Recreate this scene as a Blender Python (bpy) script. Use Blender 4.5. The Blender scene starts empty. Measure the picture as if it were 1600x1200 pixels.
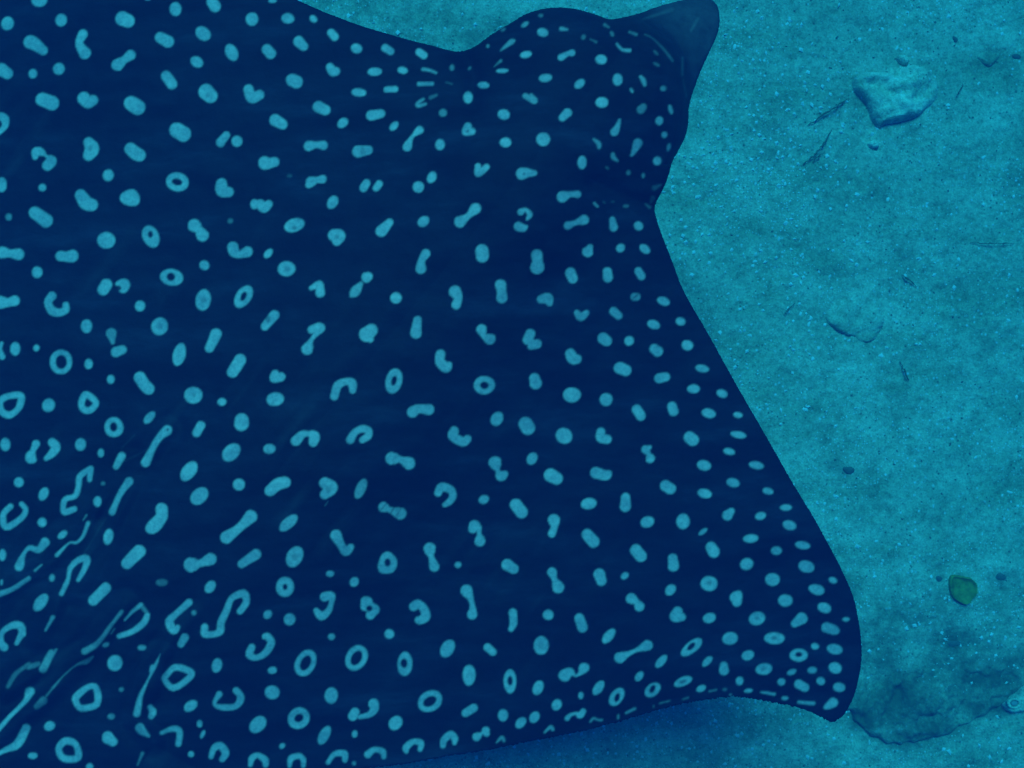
import bpy, math, random
import numpy as np
from mathutils import Vector

random.seed(7)
rng = np.random.default_rng(11)
scene = bpy.context.scene
COL = scene.collection

# ------------------------------------------------------------------ camera, light, exposure
CAM_Z = 3.0                       # diver's camera, 3 m above the sand
RAY_Z = 1.0                       # swimming height of the ray
PX = 1.15e-3                      # metres per photograph pixel at RAY_Z

cam = bpy.data.cameras.new('camera')
cam.sensor_width = 36.0
cam.lens = 36.0 * (CAM_Z - RAY_Z) / (1600 * PX)
cam.clip_start = 0.02
cam.clip_end = 200.0
cam.dof.use_dof = True
cam.dof.focus_distance = 2.0
cam.dof.aperture_fstop = 9.0
cam_o = bpy.data.objects.new('camera', cam)
cam_o.location = (0, 0, CAM_Z)
COL.objects.link(cam_o)
scene.camera = cam_o

SUN_EL, SUN_AZ = 62.0, 100.0      # light falls from the top of the picture, a little from the left
WATER_SUN = (0.58, 0.70, 0.86)     # daylight a few metres down; the water below takes the rest of the red
WATER_SKY = (0.40, 0.67, 0.96)
world = bpy.data.worlds.new('World')
scene.world = world
world.use_nodes = True
wn, wl = world.node_tree.nodes, world.node_tree.links
wn.clear()
sky = wn.new('ShaderNodeTexSky')
sky.sky_type = 'NISHITA'
sky.sun_disc = False
sky.sun_elevation = math.radians(SUN_EL)
sky.sun_rotation = math.radians(90 - SUN_AZ)
tint = wn.new('ShaderNodeMixRGB'); tint.blend_type = 'MULTIPLY'; tint.inputs[0].default_value = 1.0
tint.inputs[2].default_value = (*WATER_SKY, 1)
bg = wn.new('ShaderNodeBackground'); bg.inputs['Strength'].default_value = 0.074
wo = wn.new('ShaderNodeOutputWorld')
wl.new(sky.outputs[0], tint.inputs[1]); wl.new(tint.outputs[0], bg.inputs['Color']); wl.new(bg.outputs[0], wo.inputs[0])

sun = bpy.data.lights.new('sun', 'SUN')
sun.energy = 5.0
sun.angle = math.radians(22)      # scattered by the water surface
sun.color = WATER_SUN
sun_o = bpy.data.objects.new('sun', sun)
d = Vector((math.cos(math.radians(SUN_EL)) * math.cos(math.radians(SUN_AZ)),
            math.cos(math.radians(SUN_EL)) * math.sin(math.radians(SUN_AZ)),
            math.sin(math.radians(SUN_EL))))
sun_o.rotation_euler = d.to_track_quat('Z', 'Y').to_euler()
sun_o.location = (0, 0, 8)
COL.objects.link(sun_o)

vs = scene.view_settings
vs.view_transform = 'Standard'; vs.look = 'None'; vs.exposure = 0.0; vs.gamma = 1.0
vs.use_curve_mapping = False
scene.cycles.use_denoising = True
scene.cycles.volume_bounces = 1
scene.cycles.max_bounces = 6
scene.cycles.filter_width = 1.5

# ------------------------------------------------------------------ helpers
def at(px, py, z):
    """the place at height z that the photograph shows at pixel (px, py)"""
    t = (CAM_Z - z) / (CAM_Z - RAY_Z) * PX
    return (px - 800) * t, (600 - py) * t

def tag(o, label=None, cat=None, group=None, kind=None):
    if label: o['label'] = label
    if cat: o['category'] = cat
    if group: o['group'] = group
    if kind: o['kind'] = kind
    return o

def link(name, mesh, mat=None, parent=None):
    o = bpy.data.objects.new(name, mesh)
    COL.objects.link(o)
    if mat: mesh.materials.append(mat)
    if parent: o.parent = parent
    return o

def mesh_np(name, V, F, smooth=True):
    """mesh from numpy vertices and one array of faces of equal size"""
    V = np.asarray(V, np.float32); F = np.asarray(F, np.int32)
    k = F.shape[1]
    me = bpy.data.meshes.new(name)
    me.vertices.add(len(V)); me.vertices.foreach_set('co', V.ravel())
    me.loops.add(F.size); me.loops.foreach_set('vertex_index', F.ravel())
    me.polygons.add(len(F)); me.polygons.foreach_set('loop_start', np.arange(0, F.size, k, dtype=np.int32))
    me.update(calc_edges=True)
    me.polygons.foreach_set('use_smooth', np.full(len(F), smooth))
    me.validate(); me.update()
    return me

def attr(me, name, vals):
    a = me.attributes.new(name, 'FLOAT', 'POINT')
    a.data.foreach_set('value', np.asarray(vals, np.float32).ravel())

def sstep(x, a, b):
    t = np.clip((np.asarray(x, float) - a) / (b - a), 0, 1)
    return t * t * (3 - 2 * t)

_lat = rng.random((256, 256))
def vnoise(x, y):
    xi = np.floor(x).astype(int); yi = np.floor(y).astype(int)
    fx = x - xi; fy = y - yi
    fx = fx * fx * (3 - 2 * fx); fy = fy * fy * (3 - 2 * fy)
    g = lambda i, j: _lat[i & 255, j & 255]
    return (g(xi, yi) * (1 - fx) + g(xi + 1, yi) * fx) * (1 - fy) + (g(xi, yi + 1) * (1 - fx) + g(xi + 1, yi + 1) * fx) * fy
def fbm(x, y, n=4):
    s = 0; a = 1.0; t = 0
    for i in range(n):
        s = s + a * (vnoise(x * 2 ** i + 17.3 * i, y * 2 ** i - 9.1 * i) - 0.5); t += a; a *= 0.5
    return s / t * 2          # about -1..1

def smooth_poly(pts, rounds=2, corners=()):
    pts = [tuple(p) for p in pts]; keep = {pts[i] for i in corners}
    for _ in range(rounds):
        out = []
        n = len(pts)
        for i in range(n):
            a, b = pts[i], pts[(i + 1) % n]
            if a in keep: out.append(a)
            else: out.append((a[0] * .75 + b[0] * .25, a[1] * .75 + b[1] * .25))
            if b not in keep: out.append((a[0] * .25 + b[0] * .75, a[1] * .25 + b[1] * .75))
        pts = out
    return np.array(pts, float)

def poly_query(P, poly):
    """inside flag, distance to and nearest point on the outline"""
    n = len(poly)
    inside = np.zeros(len(P), bool)
    best = np.full(len(P), 1e18); near = np.zeros_like(P)
    x, y = P[:, 0], P[:, 1]
    for i in range(n):
        a = poly[i]; b = poly[(i + 1) % n]
        if a[1] != b[1]:
            c = (a[1] > y) != (b[1] > y)
            inside ^= c & (x < (b[0] - a[0]) * (y - a[1]) / (b[1] - a[1]) + a[0])
        e = b - a; L2 = e @ e
        if L2 == 0: continue
        t = np.clip(((x - a[0]) * e[0] + (y - a[1]) * e[1]) / L2, 0, 1)
        qx = a[0] + t * e[0]; qy = a[1] + t * e[1]
        d2 = (x - qx) ** 2 + (y - qy) ** 2
        m = d2 < best
        best = np.where(m, d2, best)
        near[m, 0] = qx[m]; near[m, 1] = qy[m]
    return inside, np.sqrt(best), near

def outline_grid(poly, xs, ys):
    """quads of a grid that lie inside an outline, the border row moved onto the outline"""
    nx, ny = len(xs), len(ys)
    cx = (xs[:-1] + xs[1:]) / 2; cy = (ys[:-1] + ys[1:]) / 2
    C = np.stack(np.meshgrid(cx, cy, indexing='ij'), -1).reshape(-1, 2)
    x, y = C[:, 0], C[:, 1]
    ins = np.zeros(len(C), bool)
    for i in range(len(poly)):
        a = poly[i]; b = poly[(i + 1) % len(poly)]
        if a[1] == b[1]: continue
        c = (a[1] > y) != (b[1] > y)
        ins ^= c & (x < (b[0] - a[0]) * (y - a[1]) / (b[1] - a[1]) + a[0])
    cell = ins.reshape(nx - 1, ny - 1)
    cnt = np.zeros((nx, ny), int)
    cnt[:-1, :-1] += cell; cnt[1:, :-1] += cell; cnt[:-1, 1:] += cell; cnt[1:, 1:] += cell
    used = cnt > 0
    idx = np.full((nx, ny), -1); idx[used] = np.arange(used.sum())
    G = np.stack(np.meshgrid(xs, ys, indexing='ij'), -1)[used]
    border = (cnt[used] < 4)
    _, dist, near = poly_query(G, poly)
    G = G.copy(); G[border] = near[border]; dist[border] = 0
    ii, jj = np.nonzero(cell)
    Q = np.stack([idx[ii, jj], idx[ii + 1, jj], idx[ii + 1, jj + 1], idx[ii, jj + 1]], 1)
    return G, Q, border, dist

def shell_mesh(name, G, Q, border, top, bot):
    """closed body from a top and an underside that share the border row; top and bot are (n, 3)"""
    n = len(G)
    low = np.full(n, -1); inn = ~border
    low[inn] = n + np.arange(inn.sum()); low[border] = np.nonzero(border)[0]
    V = np.concatenate([top, bot[inn]])
    F = np.concatenate([Q[:, ::-1], low[Q]]) if top_is_cw else np.concatenate([Q, low[Q][:, ::-1]])
    return mesh_np(name, V, F), inn

top_is_cw = True          # grids are laid out with y pointing down

def mat_new(name):
    m = bpy.data.materials.new(name); m.use_nodes = True
    nt = m.node_tree; b = nt.nodes['Principled BSDF']
    return m, nt, b

def nd(nt, typ, **kw):
    n = nt.nodes.new(typ)
    for k, v in kw.items():
        if k in n.inputs: n.inputs[k].default_value = v
        else: setattr(n, k, v)
    return n

def ramp(nt, src, stops):
    r = nt.nodes.new('ShaderNodeValToRGB')
    while len(r.color_ramp.elements) < len(stops): r.color_ramp.elements.new(0.5)
    for e, (p, c) in zip(r.color_ramp.elements, stops):
        e.position = p; e.color = (*c, 1) if not isinstance(c, (int, float)) else (c, c, c, 1)
    nt.links.new(src, r.inputs[0])
    return r

def mix(nt, fac, a, b, mode='MIX'):
    m = nt.nodes.new('ShaderNodeMixRGB'); m.blend_type = mode
    for s, v in ((0, fac), (1, a), (2, b)):
        if isinstance(v, (int, float)): m.inputs[s].default_value = v
        elif isinstance(v, tuple): m.inputs[s].default_value = (*v, 1)
        else: nt.links.new(v, m.inputs[s])
    return m.outputs[0]

def noise(nt, vec, scale, detail=3, rough=0.55):
    n = nd(nt, 'ShaderNodeTexNoise', Scale=scale, Detail=detail, Roughness=rough)
    nt.links.new(vec, n.inputs['Vector'])
    return n.outputs[0]

def bump(nt, b, parts):
    prev = None
    for src, strength, dist in parts:
        n = nd(nt, 'ShaderNodeBump', Strength=strength, Distance=dist)
        nt.links.new(src, n.inputs['Height'])
        if prev: nt.links.new(prev, n.inputs['Normal'])
        prev = n.outputs[0]
    nt.links.new(prev, b.inputs['Normal'])

# ------------------------------------------------------------------ materials
def sand_material(name, light, mid, dark, dark_amount=0.0):
    m, nt, b = mat_new(name)
    pos = nd(nt, 'ShaderNodeNewGeometry').outputs['Position']
    n1 = noise(nt, pos, 1.6, 4, .6); n2 = noise(nt, pos, 9, 5, .65); n3 = noise(nt, pos, 55, 4, .7); n4 = noise(nt, pos, 210, 3, .7)
    c = ramp(nt, n2, [(.32, dark), (.49, mid), (.66, light)]).outputs[0]
    big = ramp(nt, n1, [(.36, 0.0), (.62, 1.0)]).outputs[0]
    mp = nd(nt, 'ShaderNodeMapping'); mp.inputs['Rotation'].default_value = (0, 0, .5); mp.inputs['Scale'].default_value = (3.0, 9.0, 3.0)
    nt.links.new(pos, mp.inputs['Vector'])
    drift = ramp(nt, noise(nt, mp.outputs[0], 1.0, 5, .65), [(.36, (.74, .79, .70)), (.52, (1, 1, 1)), (.68, (1.10, 1.10, 1.10))]).outputs[0]
    c = mix(nt, 1.0, c, drift, 'MULTIPLY')
    c = mix(nt, big, mix(nt, 0.38, c, dark), c)
    c = mix(nt, 1.0, c, ramp(nt, n3, [(.30, (.66, .69, .62)), (.5, (1, 1, 1)), (.70, (1.22, 1.22, 1.22))]).outputs[0], 'MULTIPLY')
    c = mix(nt, 1.0, c, ramp(nt, n4, [(.30, (.66, .67, .64)), (.5, (1, 1, 1)), (.70, (1.34, 1.34, 1.34))]).outputs[0], 'MULTIPLY')
    # fine pale shell grit and dark specks, more of them where the coarse noise gathers them
    for sc, thr, colr, gate_seed in ((170, .80, (.70, .76, .80), 3.1), (100, .90, (.66, .74, .80), 5.2), (120, .90, (.13, .14, .10), 8.7)):
        vo = nd(nt, 'ShaderNodeTexVoronoi', Scale=sc); nt.links.new(pos, vo.inputs['Vector'])
        sel = nd(nt, 'ShaderNodeMath', operation='GREATER_THAN'); sel.inputs[1].default_value = thr
        sep = nd(nt, 'ShaderNodeSeparateColor'); nt.links.new(vo.outputs['Color'], sep.inputs[0]); nt.links.new(sep.outputs[0], sel.inputs[0])
        core = ramp(nt, vo.outputs['Distance'], [(.22, 1.0), (.42, 0.0)]).outputs[0]
        gate = ramp(nt, noise(nt, pos, gate_seed, 4, .6), [(.44, 0.15), (.60, 1.0)]).outputs[0]
        f = mix(nt, 1.0, mix(nt, 1.0, sel.outputs[0], core, 'MULTIPLY'), gate, 'MULTIPLY')
        c = mix(nt, f, c, colr)
    # matted dark film where the attribute says so, broken up by noise
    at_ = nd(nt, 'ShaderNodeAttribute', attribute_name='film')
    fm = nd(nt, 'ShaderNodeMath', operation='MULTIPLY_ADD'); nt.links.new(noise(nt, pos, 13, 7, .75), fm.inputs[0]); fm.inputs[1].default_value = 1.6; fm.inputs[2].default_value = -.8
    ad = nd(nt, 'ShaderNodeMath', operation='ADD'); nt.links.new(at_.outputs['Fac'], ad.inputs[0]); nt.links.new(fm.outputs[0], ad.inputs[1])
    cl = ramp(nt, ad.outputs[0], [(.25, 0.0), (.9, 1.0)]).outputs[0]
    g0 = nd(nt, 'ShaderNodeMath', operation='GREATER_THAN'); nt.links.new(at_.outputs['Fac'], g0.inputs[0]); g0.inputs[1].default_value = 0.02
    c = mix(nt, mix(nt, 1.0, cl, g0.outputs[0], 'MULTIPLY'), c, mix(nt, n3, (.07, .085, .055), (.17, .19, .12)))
    nt.links.new(c, b.inputs['Base Color'])
    b.inputs['Roughness'].default_value = .95
    b.inputs['Specular IOR Level'].default_value = .15
    bump(nt, b, [(n2, .5, .02), (n3, .6, .008), (n4, .7, .003)])
    return m

M_SAND = sand_material('sand', (.55, .56, .445), (.46, .47, .36), (.31, .335, .24))
M_ROCK = sand_material('pale_rock', (.78, .78, .66), (.66, .665, .55), (.42, .45, .33))

def skin_material():
    m, nt, b = mat_new('spotted_skin')
    pos = nd(nt, 'ShaderNodeTexCoord').outputs['Object']
    sp = nd(nt, 'ShaderNodeAttribute', attribute_name='spot').outputs['Fac']
    pale = nd(nt, 'ShaderNodeAttribute', attribute_name='pale').outputs['Fac']
    mp = nd(nt, 'ShaderNodeMapping'); mp.inputs['Rotation'].default_value = (0, 0, -.75); mp.inputs['Scale'].default_value = (2.2, 9, 4)
    nt.links.new(pos, mp.inputs['Vector'])
    nz = noise(nt, mp.outputs[0], 1.6, 6, .68)
    tone = ramp(nt, noise(nt, pos, 22, 3, .6), [(.28, (.70, .74, .80)), (.72, (1.18, 1.18, 1.14))]).outputs[0]
    fine = noise(nt, pos, 160, 3, .6)
    dk = ramp(nt, nz, [(.40, (.005, .006, .009)), (.55, (.009, .012, .018)), (.72, (.020, .026, .042))]).outputs[0]  # stretched noise; its lighter patches paint a faint sheen into the dark skin
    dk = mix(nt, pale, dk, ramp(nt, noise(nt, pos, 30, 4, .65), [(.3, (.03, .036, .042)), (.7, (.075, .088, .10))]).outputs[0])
    lt = ramp(nt, fine, [(.3, (.28, .34, .325)), (.7, (.41, .47, .44))]).outputs[0]
    nt.links.new(mix(nt, sp, dk, mix(nt, 1.0, lt, tone, 'MULTIPLY')), b.inputs['Base Color'])
    b.inputs['Roughness'].default_value = .7
    b.inputs['Specular IOR Level'].default_value = .10
    bump(nt, b, [(noise(nt, pos, 40, 4, .6), .12, .01), (fine, .10, .002)])
    return m
M_SKIN = skin_material()

def plain(name, c1, c2, scale=30, rough=.8, bumpd=.004):
    m, nt, b = mat_new(name)
    pos = nd(nt, 'ShaderNodeTexCoord').outputs['Object']
    n = noise(nt, pos, scale, 4, .6)
    nt.links.new(ramp(nt, n, [(.35, c1), (.65, c2)]).outputs[0], b.inputs['Base Color'])
    b.inputs['Roughness'].default_value = rough
    b.inputs['Specular IOR Level'].default_value = .2
    bump(nt, b, [(n, .5, bumpd)])
    return m
M_TWIG = plain('dead_weed', (.09, .10, .055), (.16, .17, .10), 60)
M_LEAF = plain('olive_weed', (.12, .15, .025), (.26, .30, .06), 40, .6)
M_SHELL = plain('shell', (.60, .66, .66), (.78, .82, .82), 60, .6)
M_RING = plain('shell_mark', (.22, .27, .27), (.30, .34, .33), 60, .7)
M_EYE = plain('eye', (.01, .012, .015), (.02, .022, .025), 30, .15, .0)
M_PEBBLE = plain('dark_pebble', (.10, .12, .10), (.17, .19, .15), 60)

# ------------------------------------------------------------------ sea bed
def fine_axis(lo, hi, step, far):
    core = list(np.arange(lo, hi + step / 2, step))
    up, s, v = [], step, core[-1]
    while v < far: s *= 1.22; v = min(v + s, far); up.append(v)
    dn, s, v = [], step, core[0]
    while v > -far: s *= 1.22; v = max(v - s, -far); dn.append(v)
    return np.array(dn[::-1] + core + up)

def film_patches():
    # matted weed film on the sand: photograph pixel, radii, amount
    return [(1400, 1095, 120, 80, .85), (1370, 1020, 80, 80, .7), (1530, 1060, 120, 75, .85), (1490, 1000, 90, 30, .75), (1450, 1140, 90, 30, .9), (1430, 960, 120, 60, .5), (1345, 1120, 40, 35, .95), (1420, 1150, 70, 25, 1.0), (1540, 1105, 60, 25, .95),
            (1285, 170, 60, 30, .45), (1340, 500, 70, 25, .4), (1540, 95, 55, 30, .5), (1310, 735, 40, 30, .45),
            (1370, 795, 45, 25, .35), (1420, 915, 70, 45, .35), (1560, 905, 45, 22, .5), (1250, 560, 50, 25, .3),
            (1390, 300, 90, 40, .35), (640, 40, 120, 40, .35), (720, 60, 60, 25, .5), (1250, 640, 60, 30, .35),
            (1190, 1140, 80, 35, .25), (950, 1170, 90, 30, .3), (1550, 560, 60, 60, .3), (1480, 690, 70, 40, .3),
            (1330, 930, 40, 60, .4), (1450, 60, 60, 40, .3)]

def bed_height(X, Y):
    h = .022 * fbm(X * 1.3 + 3, Y * 1.3 + 8, 4) + .007 * fbm(X * 7 + 40, Y * 7, 4) + .0055 * fbm(X * 24, Y * 24 + 9, 4)
    # the edge of a hollow scoured along the slab
    return h

xs = fine_axis(-1.7, 1.75, .0062, 20.0); ys = fine_axis(-1.35, 1.35, .0062, 20.0)
X, Y = np.meshgrid(xs, ys, indexing='ij')
Z = bed_height(X, Y)
nx, ny = X.shape
I = np.arange(nx * ny).reshape(nx, ny)
Q = np.stack([I[:-1, :-1], I[1:, :-1], I[1:, 1:], I[:-1, 1:]], -1).reshape(-1, 4)
me = mesh_np('seabed', np.stack([X, Y, Z], -1).reshape(-1, 3), Q)
def film_at(fx, fy):
    film = np.zeros(len(fx))
    for px, py, rx, ry, amt in film_patches():
        cx, cy = at(px, py, 0)
        k = PX * 1.5
        e = ((fx - cx) / (rx * k)) ** 2 + ((fy - cy) / (ry * k)) ** 2
        film = np.maximum(film, amt * np.exp(-e * 1.1))
    return film
attr(me, 'film', film_at(X.ravel(), Y.ravel()))
seabed = tag(link('seabed', me, M_SAND), kind='structure')

def bed_z(x, y):
    return float(bed_height(np.array([x]), np.array([y]))[0])

# ------------------------------------------------------------------ water: blue haze round the whole scene
def box_mesh(name, lo, hi):
    V = [(x, y, z) for x in (lo[0], hi[0]) for y in (lo[1], hi[1]) for z in (lo[2], hi[2])]
    F = [(0, 1, 3, 2), (4, 6, 7, 5), (0, 4, 5, 1), (2, 3, 7, 6), (0, 2, 6, 4), (1, 5, 7, 3)]
    return mesh_np(name, V, F, False)
hz = bpy.data.materials.new('sea_water'); hz.use_nodes = True
hn = hz.node_tree; hn.nodes.clear()
vol = hn.nodes.new('ShaderNodeVolumePrincipled')
vol.inputs['Color'].default_value = (0.0, 0.021, 0.118, 1)
vol.inputs['Absorption Color'].default_value = (0.0, 0.682, 0.84, 1)   # red is soaked up first
vol.inputs['Density'].default_value = 0.6
vol.inputs['Anisotropy'].default_value = 0.0
out = hn.nodes.new('ShaderNodeOutputMaterial')
hn.links.new(vol.outputs[0], out.inputs['Volume'])
tag(link('haze', box_mesh('haze', (-21, -21, -1.2), (21, 21, CAM_Z + .4)), hz), kind='stuff')

# ------------------------------------------------------------------ the eagle ray
OUT = [(465,0),(495,14),(525,26),(562,40),(600,51),(637,62),(675,71),(705,80),(722,81),(745,72),(762,57),(800,35),(820,22),
 (845,14),(872,11),(895,13),(920,19),(940,26),(952,31),(975,27),(1000,21),(1025,11),(1050,4),(1070,-1),(1095,-3),(1115,0),
 (1123,12),(1125,32),(1122,52),(1110,78),(1097,105),(1085,137),(1078,158),(1076,172),(1076,190),(1072,212),(1062,232),(1051,250),
 (1047,265),(1041,285),(1034,300),(1026,314),(1022,325),(1026,345),(1037,375),(1050,407),(1062,442),(1080,477),(1100,510),
 (1125,555),(1147,595),(1170,635),(1198,683),(1231,742),(1257,785),(1273,811),(1293,848),(1313,885),(1327,916),(1336,940),
 (1343,977),(1347,1014),(1345,1045),(1336,1085),(1323,1111),(1311,1124),(1299,1130),(1286,1122),(1268,1113),(1243,1104),
 (1212,1098),(1175,1091),(1145,1088),(1137,1089),(1087,1095),(1037,1106),(987,1122),(950,1132),(900,1145),(850,1154),(800,1164),
 (762,1172),(687,1183),(637,1193),(587,1199),(520,1206),(430,1212),(360,1214),(310,1222),(262,1240),(225,1262),
 (195,1282),(165,1298),(130,1310),(95,1300),(60,1302),(20,1320),(-50,1340),(-120,1275),(-110,1150),
 (-112,1050),(-125,900),(-150,700),(-150,480),(-130,280),(-125,120),(-165,-20),(-160,-110),(-95,-150),(20,-140),(140,-113),
 (260,-80),(370,-40)]
poly = smooth_poly(OUT, 2)

def px_axis(lo, lo_f, hi_f, hi, step, coarse):
    a = np.arange(lo, lo_f, coarse); b = np.arange(lo_f, hi_f, step); c = np.arange(hi_f, hi + coarse, coarse)
    return np.concatenate([a, b, c])
gx = px_axis(-180, -12, 1356, 1358, 2.0, 8.0)
gy = px_axis(-170, -12, 1216, 1350, 2.0, 8.0)
G, Q, border, dist = outline_grid(poly, gx, gy)
rag = border & (G[:, 1] > 1070)
G[rag, 1] += rng.normal(0, .8, rag.sum()); G[border & ~rag] += rng.normal(0, .25, (int((border & ~rag).sum()), 2))
px, py = G[:, 0], G[:, 1]
# along the spine (b, towards the tail) and across it (l, towards the right wing), from between the wing roots
AX = np.array([-.633, .775]); LX = np.array([.775, .633])
b_ = (px - 872) * AX[0] + (py - 202) * AX[1]
l_ = (px - 872) * LX[0] + (py - 202) * LX[1]

def nearest_line(pts):
    best = np.full(len(px), 1e9)
    for (ax, ay), (bx, by) in zip(pts[:-1], pts[1:]):
        ex, ey = bx - ax, by - ay
        t = np.clip(((px - ax) * ex + (py - ay) * ey) / (ex * ex + ey * ey), 0, 1)
        best = np.minimum(best, np.hypot(px - ax - t * ex, py - ay - t * ey))
    return best

spine = .085 * np.exp(-(l_ / 210) ** 2) * sstep(b_, -120, 160) * (1 - .75 * sstep(b_, 650, 1250))
wing = .05 * np.sin(np.clip(np.abs(l_) / 900, 0, 1) * 2.6) - .13 * np.clip(np.abs(l_) / 900, 0, 1.1) ** 2
ecc = np.hypot((px - 905) / 168, (py - 162) / 158)
hecc = np.hypot(l_, np.minimum(b_ + 52, 0)) / 166
head = (.06 * np.clip(1 - hecc ** 2, 1e-6, 1) ** (.5 + 1.5 * sstep(b_, -150, -10)) + .010 * sstep(1.05 - ecc, 0, .12) * sstep(-b_, 40, 120)) * (1 - sstep(b_, -60, 330))
on_snout = sstep(px - 950 + (140 - py) * .3, 0, 40) * (py < 260) * (l_ > -400) * sstep(-b_, 20, 80)
snout = -.055 * sstep(ecc, .97, 1.10) * on_snout - .03 * sstep(ecc, 1.1, 1.7) * on_snout
zmid = RAY_Z + spine + wing + head + snout
# dark creases where the wings meet the head
for line in ([(722, 82), (742, 120), (735, 160)], [(1022, 322), (985, 312), (930, 285)]):
    q = nearest_line(line); zmid -= .012 * np.exp(-(q / 14) ** 2)
# wrinkles of the relaxed hind part, running along the body
for line, a, w in (([(265, 670), (215, 735), (170, 830), (120, 930)], .010, 9), ([(205, 720), (150, 800), (110, 860), (0, 925)], .009, 9),
                   ([(150, 830), (110, 900), (60, 1000)], .009, 10), ([(195, 945), (140, 1020), (60, 1100), (0, 1150)], .012, 11),
                   ([(250, 1020), (225, 1090), (212, 1125), (240, 1160)], .012, 10), ([(130, 1020), (60, 1050), (10, 1080)], .009, 9),
                   
                   ([(300, 960), (265, 1010), (245, 1080)], .007, 10)):
    q = nearest_line(line)
    zmid += .6 * a * (np.exp(-(q / w) ** 2) - .8 * np.exp(-((q - 2.2 * w) / w) ** 2))
zmid += .004 * fbm(px / 60, py / 60, 3)
# thickness falls to a thin edge, quickly round the head, slowly out on the wings
wd = 60 + 130 * np.maximum(sstep(b_, -60, 200), sstep(np.abs(l_), 200, 330))
th_full = .012 + .075 * np.exp(-(l_ / 260) ** 2) * sstep(b_, -420, 40)
k = np.clip(dist / wd, 0, 1)
th = th_full * np.sqrt(1 - (1 - k) ** 2) 
ztop = zmid + .5 * th
t = (CAM_Z - ztop) / (CAM_Z - RAY_Z) * PX
WX, WY = (px - 800) * t, (600 - py) * t
top = np.stack([WX, WY, ztop], 1)
bot = np.stack([WX, WY, ztop - th * 1.25 - .0015], 1)

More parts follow.
